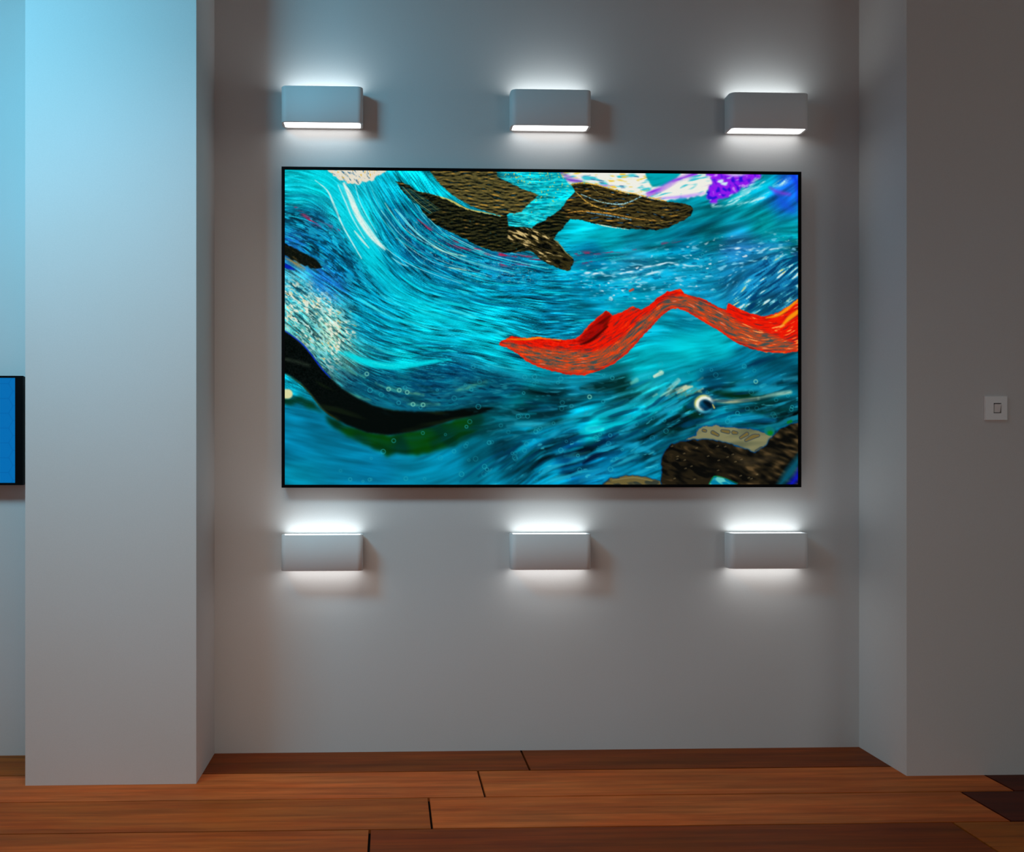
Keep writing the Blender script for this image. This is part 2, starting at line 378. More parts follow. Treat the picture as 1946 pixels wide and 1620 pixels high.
    m = blur(mask([(540,395),(600,400),(645,430),(690,500),(720,545),(640,540),(600,500),(540,450)], 0), 10)
    crk = norm(lic(noise(.9), 5) + .6 * lic(noise(1.8), 8))
    over(m * np.clip(crk * .6 - .1, 0, .75), (0, 50, 72)); over(m * np.clip(-crk * .6 - .15, 0, .7), (20, 165, 200))
    m = blur(mask([(760,400),(820,430),(900,480),(1000,492),(1060,520),(1000,540),(880,530),(800,500),(740,450)], 0), 10)
    over(m * np.clip(crk * .6 - .1, 0, .7), (0, 40, 70)); over(m * np.clip(-crk * .6 - .2, 0, .6), (20, 150, 190)); over(m * np.clip(noise(.7) * .5 - .6, 0, .5), (190, 215, 190))
    # sweeping strokes
    for i in range(110):                           # long dark and light bristle lines of the middle flow
        x, y = rng.uniform(640, 1180), rng.uniform(480, 700)
        q_ = [(x, y)]
        for k in range(6):
            p = P([q_[-1]])[0]; a_ = ang[int(np.clip(p[1], 0, H-1)), int(np.clip(p[0], 0, W-1))]; q_.append((q_[-1][0] + 11 * np.cos(a_), q_[-1][1] + 11 * np.sin(a_)))
        w = rng.uniform(.5, 2.2); over(stroke([(a_, b_, w * c_) for (a_, b_), c_ in zip(q_, (.2, .7, 1, .9, .8, .5, .2))], rng.uniform(.8, 2)) * rng.uniform(.35, .8), [(0,70,105),(0,90,130),(0,205,222),(0,215,228),(0,55,85),(60,220,230)][rng.randint(6)])
    S = [([(600,324,6),(628,350,9),(655,400,15),(680,450,19),(715,510,16),(760,560,12),(830,600,9),(920,640,6)], 9, (0,212,228), .55),
         ([(645,349,3),(662,376,9),(680,412,10),(700,445,9),(722,470,4)], 5, (80,222,230), .6), ([(651,347,2.2),(663,372,4.6),(676,405,5.4),(694,433,6.2),(710,454,5),(728,473,1.5)], 1.3, (228,243,234), .96),
         ([(597,341,.6),(620,361,1.4),(633,390,2),(648,426,1.4),(669,464,1.2),(684,490,.8)], .9, (205,240,235), .9),
         ([(671,438,1.2),(684,454,2.2),(698,470,1)], 1, (215,240,230), .85),
         ([(640,350,.8),(655,385,1.4),(668,415,1.2),(690,452,.7)], .8, (200,240,238), .8),
         ([(672,350,.8),(682,385,1.0),(700,420,.8),(712,440,.6)], .8, (190,240,240), .7),
         ([(728,384,.5),(748,415,1.5),(764,433,1.2),(789,451,.7),(813,464,.6)], .8, (190,235,215), .8),
         ([(775,372,.5),(800,410,.8),(830,445,.8),(870,466,.8),(920,484,.5)], .7, (110,215,225), .8),
         ([(700,350,.5),(722,400,.9),(752,450,.9),(800,500,.9),(880,540,.5)], .8, (90,215,225), .7),
         ([(815,465,.7),(838,476,1.6),(860,482,1.4),(882,486,.7)], .8, (225,230,190), .85),
         ([(849,507,.6),(866,510,1.3),(882,513,.6)], .7, (225,225,180), .85),
         ([(740,488,.5),(758,500,1.6),(772,505,.6)], .8, (150,230,235), .7),
         ([(540,372,2),(580,370,3),(620,380,2),(640,410,1)], 3, (0,100,130), .6),
         ([(540,392,1),(600,405,2),(640,440,2),(660,500,2),(700,560,1)], 3, (0,80,115), .5),
         ([(654,667,1),(676,680,4),(705,690,6),(744,695,6),(783,692,4),(822,686,3),(851,683,2)], 2.5, (0,222,232), .85),
         ([(700,688,.5),(720,692,2),(745,695,1)], 1.5, (120,240,225), .8),
         ([(690,600,1),(740,612,4),(800,600,6),(870,612,4)], 4, (0,205,222), .5),
         ([(740,645,1),(800,640,5),(860,650,6),(930,668,5),(1000,712,4)], 6, (0,195,215), .6),
         ([(860,676,5),(938,704,6),(1016,721,6),(1074,726,6),(1132,719,5),(1190,702,4)], 6, (15,165,195), .7),
         ([(700,640,.6),(716,646,1.6),(740,650,.5)], 1.5, (0,55,80), .8),
         ([(640,612,.6),(672,626,2),(710,634,.8)], 1.8, (0,60,85), .7),
         ([(760,655,.6),(800,652,1.6),(850,656,.6)], 1.8, (0,70,100), .7),
         ([(780,680,.6),(815,672,1.5),(850,668,.6)], 1.5, (0,80,110), .7),
         ([(1085,452,3),(1150,440,6),(1230,412,5)], 7, (0,200,215), .6),
         ([(1190,465,1),(1250,452,4),(1320,430,4),(1400,400,1)], 6, (0,95,125), .55),
         ([(1340,448,1),(1390,432,5),(1440,418,1)], 6, (0,80,100), .7),
         ([(1370,475,2),(1430,468,3),(1500,462,2)], 5, (50,130,215), .5),
         ([(1225,665,8),(1290,650,16),(1345,645,12),(1375,665,8)], 14, (0,198,214), .8),
         ([(1200,720,6),(1260,690,14),(1320,680,10),(1390,672,5)], 12, (0,190,208), .55),
         ([(880,742,.8),(905,736,4),(930,725,3)], 5, (20,150,150), .7)]
    for pts, soft, col, op in S:
        over(stroke(pts, soft) * op * np.clip(1 + .15 * fine, 0, 1.2).clip(0, 1), col)
    for i in range(46):                            # hair-thin bristle lines that fan out down the sweep
        a = rng.rand(); x0 = 655 + 140 * a; o = rng.uniform(-5, 5)
        pts = [(x0, 345 + 18 * a + o, .4), (x0 + 22 + 10 * a, 400 + o, .8), (x0 + 60 + 25 * a, 455 - 12 * a + o, .7), (x0 + 120 + 45 * a, 500 - 22 * a + o, .6), (x0 + 215 + 60 * a, 536 - 34 * a + o, .4)]
        s, e = sorted(rng.choice(4, 2, replace=False)); pts = pts[s:e + 2]
        over(stroke(pts, .7) * rng.uniform(.4, .9), [(0,205,225),(0,60,90),(150,235,235),(0,90,130),(0,215,230)][rng.randint(5)])
    # red threads
    rt = lic(noise(1.1), 12)
    for pts in ([(833,451,3),(864,464,5),(905,473,4),(960,486,5),(1020,490,4)], [(560,392,1),(589,418,4),(640,436,3)], [(790,420,4),(812,436,4)], [(1091,481,3),(1151,478,2),(1203,472,1)], [(1085,500,2),(1125,496,1)], [(1255,462,1),(1290,456,1)], [(950,500,4),(1000,506,2)]):
        over(stroke(pts, 3.5) * np.clip(rt * .8 + .15, 0, .9), (185, 30, 75))
    # cream patch at the top left
    m = mask([(617,319),(633,336),(651,346),(668,347),(682,349),(693,344),(705,338),(728,328),(735,319)], .8, 2.2, 2.5)
    g = lic(noise(.9), 4)
    over(m, mix(mix(c3(228,222,205), c3(70,120,150), -g * .6 - .5), c3(220,180,80), grit - 1.1))
    # white, yellow and violet paint along the top right
    m = mask([(1055,319),(1076,348),(1099,345),(1128,350),(1190,368),(1228,377),(1259,381),(1286,377),(1339,366),(1356,340),(1370,319)], 1.2, 1.6, 3)
    wst = norm(lic(noise(1.4), 12))
    col = mix(c3(238,238,228), c3(60,195,210), -wst * .6 - .25 + (1190 - 540 - XX) / 500. + .25 * (XX > 750)); col = mix(col, c3(180,120,230), -mid * .5 - .75)
    col = mix(col, c3(235,205,80), (fine2 * .8 - .75) * (XX < 720)); col = mix(col, c3(60,110,160), (-fine2 * .8 - 1.1) * (XX < 690))
    over(m, col)
    over(blur(mask([(1222,319),(1224,334),(1236,354),(1256,352),(1282,338),(1300,319)], 0), 1.3), mix(c3(0,165,178), c3(0,120,130), mid * .4))
    for pts, col in (([(1228,368,4),(1255,356,5),(1290,337,4),(1320,328,3)], (130,40,225)), ([(1062,327,2),(1078,338,5),(1100,343,2)], (110,50,190)),
                     ([(1240,376,1),(1300,372,3),(1335,366,2)], (190,150,245))):
        over(stroke(pts, 2.5) * np.clip(.75 + .25 * mid, 0, 1), col)
    m = blur(mask([(1334,319),(1448,326),(1436,340),(1416,356),(1386,370),(1362,382),(1349,388),(1340,378),(1338,362),(1352,346)], 0, 2, 3), 1.6)
    bl = noise(2.6)
    over(m * .95, mix(mix(mix(c3(150,20,240), c3(45,10,215), -bl * .6 - .15), c3(205,120,250), bl * .7 - .7), c3(215,235,250), norm(lic(noise(2.0), 7)) * .8 - 1.0))
    over(stroke([(1360,323,1),(1395,329,5),(1420,327,2)], 3) * .8, (225,215,245))
    for pts in ([(1353,389,3),(1390,382,5),(1425,362,4),(1450,345,3)], [(1400,388,1),(1440,378,4),(1462,366,2)], [(1470,352,1),(1486,346,5),(1502,338,1)], [(1400,369,1),(1425,350,3),(1445,332,1)]):
        over(stroke(pts, 3.5) * np.clip(.55 + .5 * fine2, 0, .95), (190, 238, 240))
    over(stroke([(1462,355,1),(1478,364,4),(1500,368,2)], 4) * .85, (130, 60, 215))
    over(stroke([(1478,368,2),(1492,388,7),(1506,398,3)], 7) * .8, (20, 85, 215))
    over(stroke([(1504,324,4),(1516,350,4),(1516,380,1)], 5) * .8, (15, 50, 225))
    # pale glint rows in the middle right
    gl = norm(lic(noise(1.15), 7)); gl2 = norm(lic(noise(1.5), 4))
    m = blur(mask([(1085,505),(1200,490),(1330,455),(1518,445),(1518,500),(1420,505),(1370,560),(1330,560),(1290,545),(1230,575),(1120,575),(1080,540)], 0), 9)
    over(m * np.clip(gl * .65 - .55, 0, .8), mix(c3(120,205,232), c3(205,228,240), gl2 * .5)); over(m * np.clip(-gl * .5 - .45, 0, .6), (0, 80, 125))
    over(m * np.clip(gl2 * .8 - 1.5, 0, .8), (225, 235, 240))
    for pts in ([(1095,521,1),(1150,520,2.2),(1200,514,2.2),(1260,500,2.2),(1330,506,1.5)], [(1110,517,2),(1140,518,2.4)], [(1180,530,1),(1230,520,1.6),(1280,506,1)], [(1380,468,1.5),(1430,474,2.2),(1500,470,1.5)]):
        over(stroke(pts, 1.8) * np.clip(.35 + .45 * gl, 0, .9), (215, 236, 244))
    m = blur(mask([(1375,590),(1400,545),(1450,490),(1518,470),(1518,570),(1480,592),(1440,598)], 0), 6)
    rg = norm(lic(noise(1.3), 16)); 
    over(m * np.clip(-rg * .8 - .1, 0, .85), (0, 55, 100)); over(m * np.clip(rg * .7 - .35, 0, .8), (70, 195, 225)); over(m * np.clip(rg * 1.1 - 1.3, 0, .9) , mix(c3(215,235,230), c3(225,215,120), noise(2.5)))
    # threads of paint on the cyan patch between the dark strokes and over the top right
    m = mask([(940,319),(1060,319),(1090,362),(1045,408),(1005,432),(962,430),(955,400),(1000,385),(1020,368),(990,352),(950,340)], 2)
    th_ = norm(lic(noise(.8), 6)); over(m * np.clip(th_ * .7 - .3, 0, .7), (60, 225, 228)); over(m * np.clip(-th_ * .7 - .4, 0, .7), (0, 120, 150)); over(m * np.clip(noise(.9) * .7 - 1.1 + (60 - YY) / 120., 0, .8), (205, 210, 90))
    # dark leathery strokes at the top
    hd = .12 * noise(14); hx, hy = np.cos(hd + .05), np.sin(hd + .05)
    rip = lic(noise(1.1, .9), 9, 1, hx, hy); rip2 = lic(noise(2.3, 1.6), 14, 1, hx, hy)
    ripe = rip * .5 + rip2 * .7
    hgt = lic(noise(2.4, 1.25), 7, 1, hx, hy) + .5 * lic(noise(1.1, .8), 4, 1, hx, hy) + .6 * np.sin(YY * .85 + 2.2 * noise(9))
    hgt = norm(hgt); ripc = norm(blur(hgt - np.roll(hgt, 2, 0), .6))   # lit and dark sides of the ridges
    ripe = norm(blur(hgt, .6))
    B = [(810,319),(820,333),(831,348),(849,364),(867,377),(890,390),(920,401),(951,410),(967,404),(985,402),(1000,387),(1019,369),(992,359),(977,352),(964,346),(951,341),(941,333),(936,319)]
    mB = mask(B, .6, .5, 1.5)
    over(mB, mix(mix(c3(88,80,42), c3(10,14,8), -ripc * .75 + .1), c3(175,135,55), ripc * .75 - .75)); over(mB * np.clip(-ripc * .6 - .9, 0, .6), (30, 90, 110))
    over(stroke([(790,363,1),(846,378,2),(882,396,2),(915,403,1.2),(948,411,.6)], .8) * .9, (215, 190, 90))
    Apoly = [(747,342),(761,345),(777,352),(788,362),(813,366),(846,379),(882,397),(915,404),(946,411),(952,406),(958,404),(962,428),(979,430),(1005,432),(1013,425),(1032,417),
             (1036,411),(1047,406),(1067,390),(1072,379),(1089,363),(1080,348),(1099,346),(1128,350),(1166,360),(1190,367),(1201,367),(1228,376),(1266,382),(1297,386),(1309,389),
             (1314,396),(1310,408),(1297,417),(1278,425),(1266,432),(1244,436),(1190,434),(1128,425),(1105,418),(1080,415),(1072,423),(1059,438),(1047,453),(1061,467),(1070,479),
             (1082,487),(1086,494),(1083,503),(1076,514),(1067,513),(1038,501),(1023,492),(1005,476),(994,476),(975,479),(952,479),(927,475),(898,463),(879,453),(860,444),
             (825,426),(802,405),(792,390),(777,378),(761,361)]
    mA = mask(Apoly, .6, .5, 1.5)
    over(mA, mix(mix(c3(42,42,20), c3(3,7,4), -ripc * .8 + .45), c3(140,105,45), ripc * .6 - 1.0)); over(mA * np.clip(noise(1.2) * .5 - 1.0, 0, .5), (20, 110, 120))
    rr = mask([(1076,346),(1128,350),(1228,376),(1314,390),(1300,418),(1244,436),(1105,418),(1075,415),(1060,395)], 3) * mA
    over(rr, mix(mix(c3(66,56,26), c3(6,7,4), -ripc * .7 + .2), c3(200,145,55), ripc * .6 - .75)); over(rr * np.clip(-ripc * .7 - 1.0, 0, .6), (70, 120, 150))
    for pts, c in (([(1080,350,.8),(1099,346,1.3),(1128,350,1.2),(1170,361,1.3),(1210,369,1.2),(1262,381,.8)], (215,165,50)), ([(1090,364,.6),(1115,385,1.2),(1150,397,1.2),(1185,392,.8)], (205,160,70)),
                   ([(1100,368,.6),(1140,383,1),(1180,386,1.3),(1215,372,.7)], (150,205,215)), ([(1075,403,.6),(1105,400,1.3),(1150,404,1.3),(1200,413,1),(1225,417,.5)], (195,140,55)),
                   ([(1110,402,.5),(1150,408,1),(1195,416,.8)], (110,170,200)), ([(1120,352,.5),(1133,365,.8),(1160,372,.6)], (140,120,60)), ([(1190,375,.5),(1230,388,1),(1280,392,.6)], (110,95,45)),
                   ([(1190,415,.6),(1240,402,1),(1290,404,.6)], (95,85,45)), ([(1200,428,.5),(1240,424,1),(1275,418,.5)], (120,105,50)), ([(1128,424,.4),(1150,429,1.1),(1190,435,.5)], (230,235,200))):
        over(stroke(pts, .8) * np.clip(.8 + .3 * grit, .2, 1), c)
    fing = mask([(962,436),(985,431),(1008,433),(1030,444),(1047,454),(1061,467),(1086,494),(1076,514),(1038,501),(1005,476),(982,460),(960,458)], 1, 1, 2)
    fd = np.full_like(ang, .35) + .1 * noise(12); fr = lic(noise(1.0), 8, 1, np.cos(fd), np.sin(fd))
    fr = norm(fr + .6 * lic(noise(.7), 6, 1, np.cos(fd), np.sin(fd)))
    over(fing, mix(mix(c3(50,44,20), c3(6,8,5), -fr * .7), c3(205,180,120), fr * .8 - .35 - (YY - 130) / 70.))
    over(stroke([(1047,453,.5),(1061,466,1),(1071,479,1),(1084,490,.5)], .7) * .8, (140, 140, 90))
    # bristle scratches across the first dark stroke
    for i in range(14):
        o = rng.uniform(0, 22); over(stroke([(757 + o, 352 + o * .3, .4), (785 + o, 385 - o * .4, .5), (812 + o, 405 - o * .4, .3)], .6) * rng.uniform(.3, .7), [(0,130,150),(190,190,110),(0,110,140)][rng.randint(3)])
    # short dark stroke at the left edge
    over(mask([(530,455),(561,472),(581,482),(597,492),(614,507),(592,509),(568,500),(530,478)], .8, .8, 2), mix(c3(12,16,8), c3(50,44,20), fine2 - 1))
    over(stroke([(540,486,2),(560,500,4),(575,510,2)], 4) * np.clip(.5 + .5 * fine, 0, 1), (150, 120, 60))
    over(stroke([(536,502,3),(546,506,4),(558,511,1)], 2) * .95, (0, 30, 175))
    m = blur(mask([(615,680),(660,700),(720,708),(800,705),(850,692),(940,706),(1000,728),(960,760),(900,770),(860,776),(780,778),(700,764),(650,735)], 0), 7)
    over(m * .5, mix(c3(0,62,98), c3(0,95,120), mid * .5)); over(m * np.clip(fine2 * .5 - .5, 0, .6), (30, 140, 155)); over(m * np.clip(-fine2 * .5 - .4, 0, .6), (0, 35, 60))
    for pts in ([(712,728,1.5),(740,738,2.6),(770,744,3),(800,750,2)], [(772,767,2),(800,768,3),(830,768,1.5)], [(640,690,1),(665,706,2),(690,716,1.5)], [(655,745,1.5),(680,755,2.4),(700,760,1)], [(860,742,1.5),(885,735,3.5),(920,724,2)]):
        over(stroke(pts, 3) * np.clip(.55 + .25 * gl2, 0, .8), (80, 165, 140))
    over(stroke([(641,668,1),(676,682,5),(705,691,6),(744,696,6),(783,692,4),(825,685,3)], 2.6) * .75, (0, 218, 230))
    # black wave at the lower left with green under it
    gm = blur(mask([(530,752),(569,755),(595,765),(614,785),(656,809),(734,827),(822,809),(860,797),(915,782),(912,806),(889,830),(860,846),(812,862),(779,865),(748,861),(734,866),(725,857),(686,844),(651,824),(621,801),(617,789),(598,779),(569,770),(530,769)], 0, 1.5, 5), 3.2)
    over(gm * np.clip(.92 + .1 * coarse, 0, 1) * np.clip(1.15 - np.clip(XX - 290, 0, 999) / 120. + .12 * mid, .35, 1), mix(c3(0,44,22), c3(4,64,6), noise(9) * .4 + .5 - (np.abs(XX - 230) / 260.)))
    bm = mask([(530,618),(542,629),(555,637),(575,655),(592,674),(608,698),(623,715),(647,737),(676,756),(705,770),(744,779),(783,782),(822,781),(860,779),(889,774),(936,774),
               (918,783),(889,791),(860,797),(822,809),(783,820),(734,827),(695,822),(656,807),(623,789),(608,774),(588,748),(569,727),(549,713),(530,706)], 1.6)
    over(bm, mix(c3(2,7,5), c3(12,22,10), coarse - .5))
    over(stroke([(541,628,.8),(575,655,1.2),(608,698,1.2),(625,717,.8)], .9) * .8, (0, 40, 205))
    over(stroke([(545,712,.8),(569,728,1),(590,750,1),(610,776,1),(640,798,.6)], 1.6) * .6, (70, 55, 0))
    over(stroke([(542,682,3),(560,686,3),(585,694,3)], 3) * .45, (60, 75, 60))
    over(stroke([(543,748,9),(546,748,9)], 1.8), (215, 215, 160))
    # out-of-focus light streaks, lower right
    Q = [([(1100,822,2),(1126,816,8),(1160,808,6),(1200,796,5),(1250,776,2)], 6, (0,195,212), .75), ([(1112,816,3),(1126,815,5),(1140,816,3)], 3, (20,235,235), .9),
         ([(1060,800,2),(1120,788,5),(1170,778,5),(1220,758,5),(1260,738,2)], 6, (10,175,195), .7), ([(990,838,2),(1030,822,5),(1080,808,4)], 6, (0,150,185), .6),
         ([(1075,735,3),(1110,742,5),(1140,750,2)], 6, (10,150,185), .6), ([(1115,865,1),(1150,848,4),(1190,846,4),(1240,862,2)], 4, (10,150,190), .6),
         ([(1110,870,2),(1130,868,3)], 3, (70,195,215), .6), ([(1090,905,2),(1140,895,6),(1180,905,2)], 6, (10,140,185), .6), ([(1100,858,2),(1150,836,2),(1170,826,1)], 4, (0,30,60), .8),
         ([(1105,880,2),(1125,868,4),(1150,862,1)], 4, (0,20,50), .8), ([(1150,822,1),(1210,812,4),(1260,788,2)], 6, (0,50,60), .7), ([(1100,738,1),(1150,732,7),(1192,726,2)], 7, (0,38,38), .85),
         ([(1225,825,1),(1260,812,5),(1290,800,2)], 6, (0,60,70), .6), ([(1252,752,1.5),(1268,740,2.6),(1286,723,3.2)], 2.4, (205,222,190), .85), ([(1262,752,1),(1280,742,2.2),(1300,735,2.4)], 2.2, (190,200,165), .7), ([(1225,770,2),(1245,755,3),(1262,742,2)], 4, (20,165,175), .7), ([(1240,715,2),(1254,708,3)], 2, (215,230,205), .8),
         ([(1196,728,2),(1206,722,3)], 3, (130,210,190), .6), ([(1284,746,1.5),(1298,738,3.6),(1312,735,1.6)], 3, (205,215,178), .85), ([(1300,752,1),(1320,742,3),(1330,745,1)], 2.5, (120,150,110), .8),
         ([(1352,761,2),(1385,763,2.6),(1415,760,2.6),(1440,757,2)], 3.2, (165,172,135), .8), ([(1440,757,1.5),(1475,749,2.8),(1502,745,2.4)], 3.4, (165,200,175), .8), ([(1345,742,2),(1400,752,4),(1450,748,2)], 5, (0,40,20), .8),
         ([(1300,775,3),(1312,785,6),(1330,790,3)], 5, (0,45,30), .8), ([(1380,778,2),(1430,775,4),(1480,778,3)], 5, (0,35,38), .75), ([(1390,800,2),(1430,793,5),(1470,800,3)], 5, (10,150,195), .6),
         ([(1400,730,2),(1440,722,5),(1480,716,3)], 6, (10,140,180), .5), ([(1490,722,2),(1515,718,3)], 4, (40,160,190), .6), ([(1420,695,2),(1440,688,4),(1470,680,2)], 5, (0,45,75), .7),
         ([(905,905,1),(945,875,3),(985,842,2)], 4, (0,45,75), .6), ([(870,915,1),(915,880,2),(950,858,1)], 3, (0,70,110), .5), ([(1000,820,2),(1060,800,3)], 6, (0,50,45), .6)]
    for i in range(170):                           # blurred dashes that follow the brush direction
        x, y = rng.uniform(985, 1515), rng.uniform(715, 918)
        if y < 745 - (x - 1000) * .06 and x < 1200: continue
        p = P([(x, y)])[0]; a_ = ang[int(np.clip(p[1], 0, H-1)), int(np.clip(p[0], 0, W-1))]; l = rng.uniform(10, 34); w = rng.uniform(1.2, 4.5)
        b_ = rng.uniform(-.12, .12)
        col = [(0,55,75),(0,40,70),(0,165,195),(10,140,180),(0,110,150),(0,50,45),(40,180,205)][rng.randint(7)]
        over(stroke([(x - l * np.cos(a_), y - l * np.sin(a_), w * .3), (x, y + b_ * l, w), (x + l * np.cos(a_ + b_), y + l * np.sin(a_ + b_), w * .3)], rng.uniform(2.5, 4.5)) * rng.uniform(.3, .7), col)
    for pts, soft, col, op in Q: over(stroke([(a_, b_, w_ * 1.35) for a_, b_, w_ in pts], soft * .7) * min(1, op * 1.2) * np.clip(.88 + .16 * mid, 0, 1), col)
    bd = norm(lic(noise(2.6), 22, 1.2)); bd2 = norm(lic(noise(1.5), 9))
    m = blur(mask([(960,850),(1010,815),(1090,795),(1190,760),(1290,715),(1400,735),(1530,720),(1530,800),(1430,815),(1310,815),(1250,850),(1250,930),(930,930),(930,890)], 0), 12)
    over(m * np.clip(bd * .55 - .25, 0, .75), (22, 165, 200)); over(m * np.clip(-bd * .55 - .4, 0, .6), (0, 52, 84)); over(m * np.clip(bd2 * .6 - .95, 0, .5) * (bd > 0), (70, 205, 220))
    m = blur(mask([(700,720),(860,700),(1000,730),(1180,715),(1190,760),(1080,800),(960,840),(900,830),(940,780),(800,770),(700,765)], 0), 12)
    over(m * np.clip(bd2 * .4 - .25, 0, .4), (30, 130, 150)); over(m * np.clip(-bd * .5 - .3, 0, .5), (0, 48, 58))
    # bright bubble
    c = P([(1336, 768)])[0]; r = np.hypot((XX - c[0]) / 1.08, YY - c[1]); a = np.arctan2(YY - c[1], XX - c[0])
    rg_ = np.exp(-((r - 13) / 4.0) ** 2) * np.clip(.62 - .55 * np.cos(a - .75) + .12 * noise(3), 0, 1)
    over(np.clip((24 - r) / 10, 0, 1) * .7, (0, 45, 85)); over(np.clip(rg_ * 1.25, 0, 1), (228, 236, 222)); over(np.exp(-((r - 16.5) / 2.0) ** 2) * np.clip(-np.cos(a - .8) * .8, 0, 1) * .8, (225, 215, 70))
    over(np.exp(-((r - 15) / 2.5) ** 2) * np.clip(np.cos(a - 1.4), 0, 1) * .6, (60, 190, 215)); over(stroke([(1337,764,3),(1344,768,5),(1348,773,3)], 2.5) * .95, (0, 14, 26)); over(stroke([(1352,769,1),(1355,775,1.6)], 1) * .8, (215, 190, 90))
    for i in range(34):
        x, y = rng.normal(1288, 22), rng.normal(742, 11); w = rng.uniform(2, 5)
        over(stroke([(x - w, y + w * .6, .8), (x + w, y - w * .6, 1.6)], 1.8) * rng.uniform(.25, .6), [(215,225,190),(20,170,180),(90,110,70),(0,60,60)][rng.randint(4)])
    # small out-of-focus rings
    for i in range(210):
        if i < 150: x, y = rng.uniform(640, 1510), rng.uniform(690, 915)
        else: x, y = rng.uniform(1090, 1500), rng.uniform(470, 575)
        p = P([(x, y)])[0]; R = rng.uniform(2.0, 4.5) if i < 150 else rng.uniform(1.4, 2.6)
        if bm[int(np.clip(p[1], 0, H-1)), int(np.clip(p[0], 0, W-1))] > .3: continue
        x0, x1, y0, y1 = int(max(p[0] - 9, 0)), int(min(p[0] + 10, W)), int(max(p[1] - 9, 0)), int(min(p[1] + 10, H))
        if x1 <= x0 or y1 <= y0: continue
        rr_ = np.hypot(XX[y0:y1, x0:x1] - p[0], YY[y0:y1, x0:x1] - p[1])
        k = (np.exp(-((rr_ - R) / .8) ** 2) * rng.uniform(.25, .6))[..., None]
        img[y0:y1, x0:x1] = img[y0:y1, x0:x1] * (1 - k) + k * c3(40, 175, 190)
    for p_ in ((735,739),(755,741),(770,745),(694,710),(781,768),(800,769),(1116,754),(1435,725),(1252,707)):
        p = P([p_])[0]; rr_ = np.hypot(XX - p[0], YY - p[1]); over(np.exp(-((rr_ - 3.4) / 1.1) ** 2) * .7, (130, 215, 190))
    # red ribbon
    R_ = [(944,650),(953,645),(969,638),(996,642),(1019,639),(1045,644),(1070,645),(1089,644),(1101,634),(1112,620),(1130,603),(1148,589),(1160,599),(1177,593),(1198,581),(1214,588),(1230,580),
          (1243,568),(1264,554),(1290,548),(1298,558),(1334,567),(1361,582),(1378,588),(1382,575),(1400,585),(1426,596),(1452,601),(1479,593),(1500,580),(1530,558),(1530,666),(1492,671),(1452,669),
          (1426,663),(1395,650),(1366,629),(1337,613),(1321,603),(1303,592),(1285,586),(1272,587),(1256,598),(1237,618),(1219,637),(1188,671),(1161,692),(1133,705),(1106,713),(1072,711),(1041,704),
          (1020,698),(996,686),(977,671),(957,659),(944,656)]
    mR = mask(R_, .7, .35, 1.5)
    RA = P([(960,650,12),(1000,665,15),(1050,680,8),(1100,680,-6),(1150,650,-38),(1190,620,-42),(1240,585,-38),(1280,568,-5),(1320,580,25),(1370,610,30),(1420,630,18),(1470,640,-5),(1510,615,-32)])
    tR = np.radians(RA[:, 2]); vR = interp(np.stack([RA[:, 0], RA[:, 1], np.cos(tR), np.sin(tR)], 1), 8, 1.6)
    nR = np.hypot(vR[..., 0], vR[..., 1]); rl = lic(noise(.8), 10, 1, vR[..., 0] / nR, vR[..., 1] / nR); rl2 = lic(noise(1.6), 14, 1, vR[..., 0] / nR, vR[..., 1] / nR)
    rk = rl * .6 + rl2 * .5
    rk = rl * .75 + rl2 * .35 + .25 * lic(noise(.6), 4, 1, vR[..., 0] / nR, vR[..., 1] / nR)
    base = mix(c3(158,74,44), c3(62,78,76), -rk * .9 - .15); base = mix(base, c3(232,66,18), rk * .9 - .25); base = mix(base, c3(190,130,105), (rl - 1.5) * .7)
    red = mix(mix(c3(236,24,4), c3(170,8,4), -rk * .5), c3(250,110,15), rk * .7 - .75)
    over(mR, base)
    redm = blur(np.maximum.reduce([mask([(953,645),(969,638),(1019,639),(1070,645),(1101,634),(1148,589),(1177,593),(1214,588),(1225,592),(1190,630),(1160,655),(1120,668),(1060,663),(1000,660)], 0),
                    mask([(1214,588),(1243,568),(1264,554),(1290,548),(1298,558),(1262,566),(1225,600)], 0), mask([(1376,592),(1382,575),(1426,596),(1479,593),(1530,558),(1530,660),(1480,640),(1430,622),(1400,610)], 0)]), 3.2)
    edge = np.clip((mR - blur(mR, 4)) * 3.0, 0, 1)
    over(mR * np.clip(redm * 1.1 + .25 * rk * redm + edge * .8 * (XX > 60), 0, 1), red)
    over(mR * mask([(1092,650),(1106,632),(1148,590),(1158,600),(1150,618),(1128,642),(1108,655)], 1.5) * .75, mix(c3(150,4,2), c3(60,0,0), rl2 * .4 + .2))
    over(stroke([(1100,654,1),(1122,644,3),(1150,620,1.5)], 1.6) * mR * .8, (55, 2, 0))
    for pts in ([(958,644,.8),(996,644,1.6),(1025,641,1.8),(1060,646,.8)], [(1455,604,.6),(1482,596,3),(1518,568,3)], [(1482,622,1),(1500,604,4),(1516,592,4)]): over(stroke(pts, 1.8) * mR * .85, (252, 165, 10))
    yr = mask([(1380,592),(1530,560),(1530,670),(1400,650)], 6) * mR
    over(yr * np.clip(rl * .8 - 1.0, 0, .7), (250, 170, 90))
    over(stroke([(1193,552,2),(1199,549,2)], 1.2) * .9, (215, 70, 35))
    # stones at the lower right
    st = mask([(1320,822),(1326,814),(1340,811),(1357,809),(1384,812),(1423,816),(1450,822),(1470,830),(1462,842),(1452,852),(1435,862),(1400,848),(1365,839),(1336,835),(1300,836),(1320,828)], .8, .6, 3)
    over(np.clip(blur(st, 2.2) * 2, 0, 1), (0, 60, 120)); over(st, mix(c3(128,126,90), c3(96,100,74), coarse * .6))
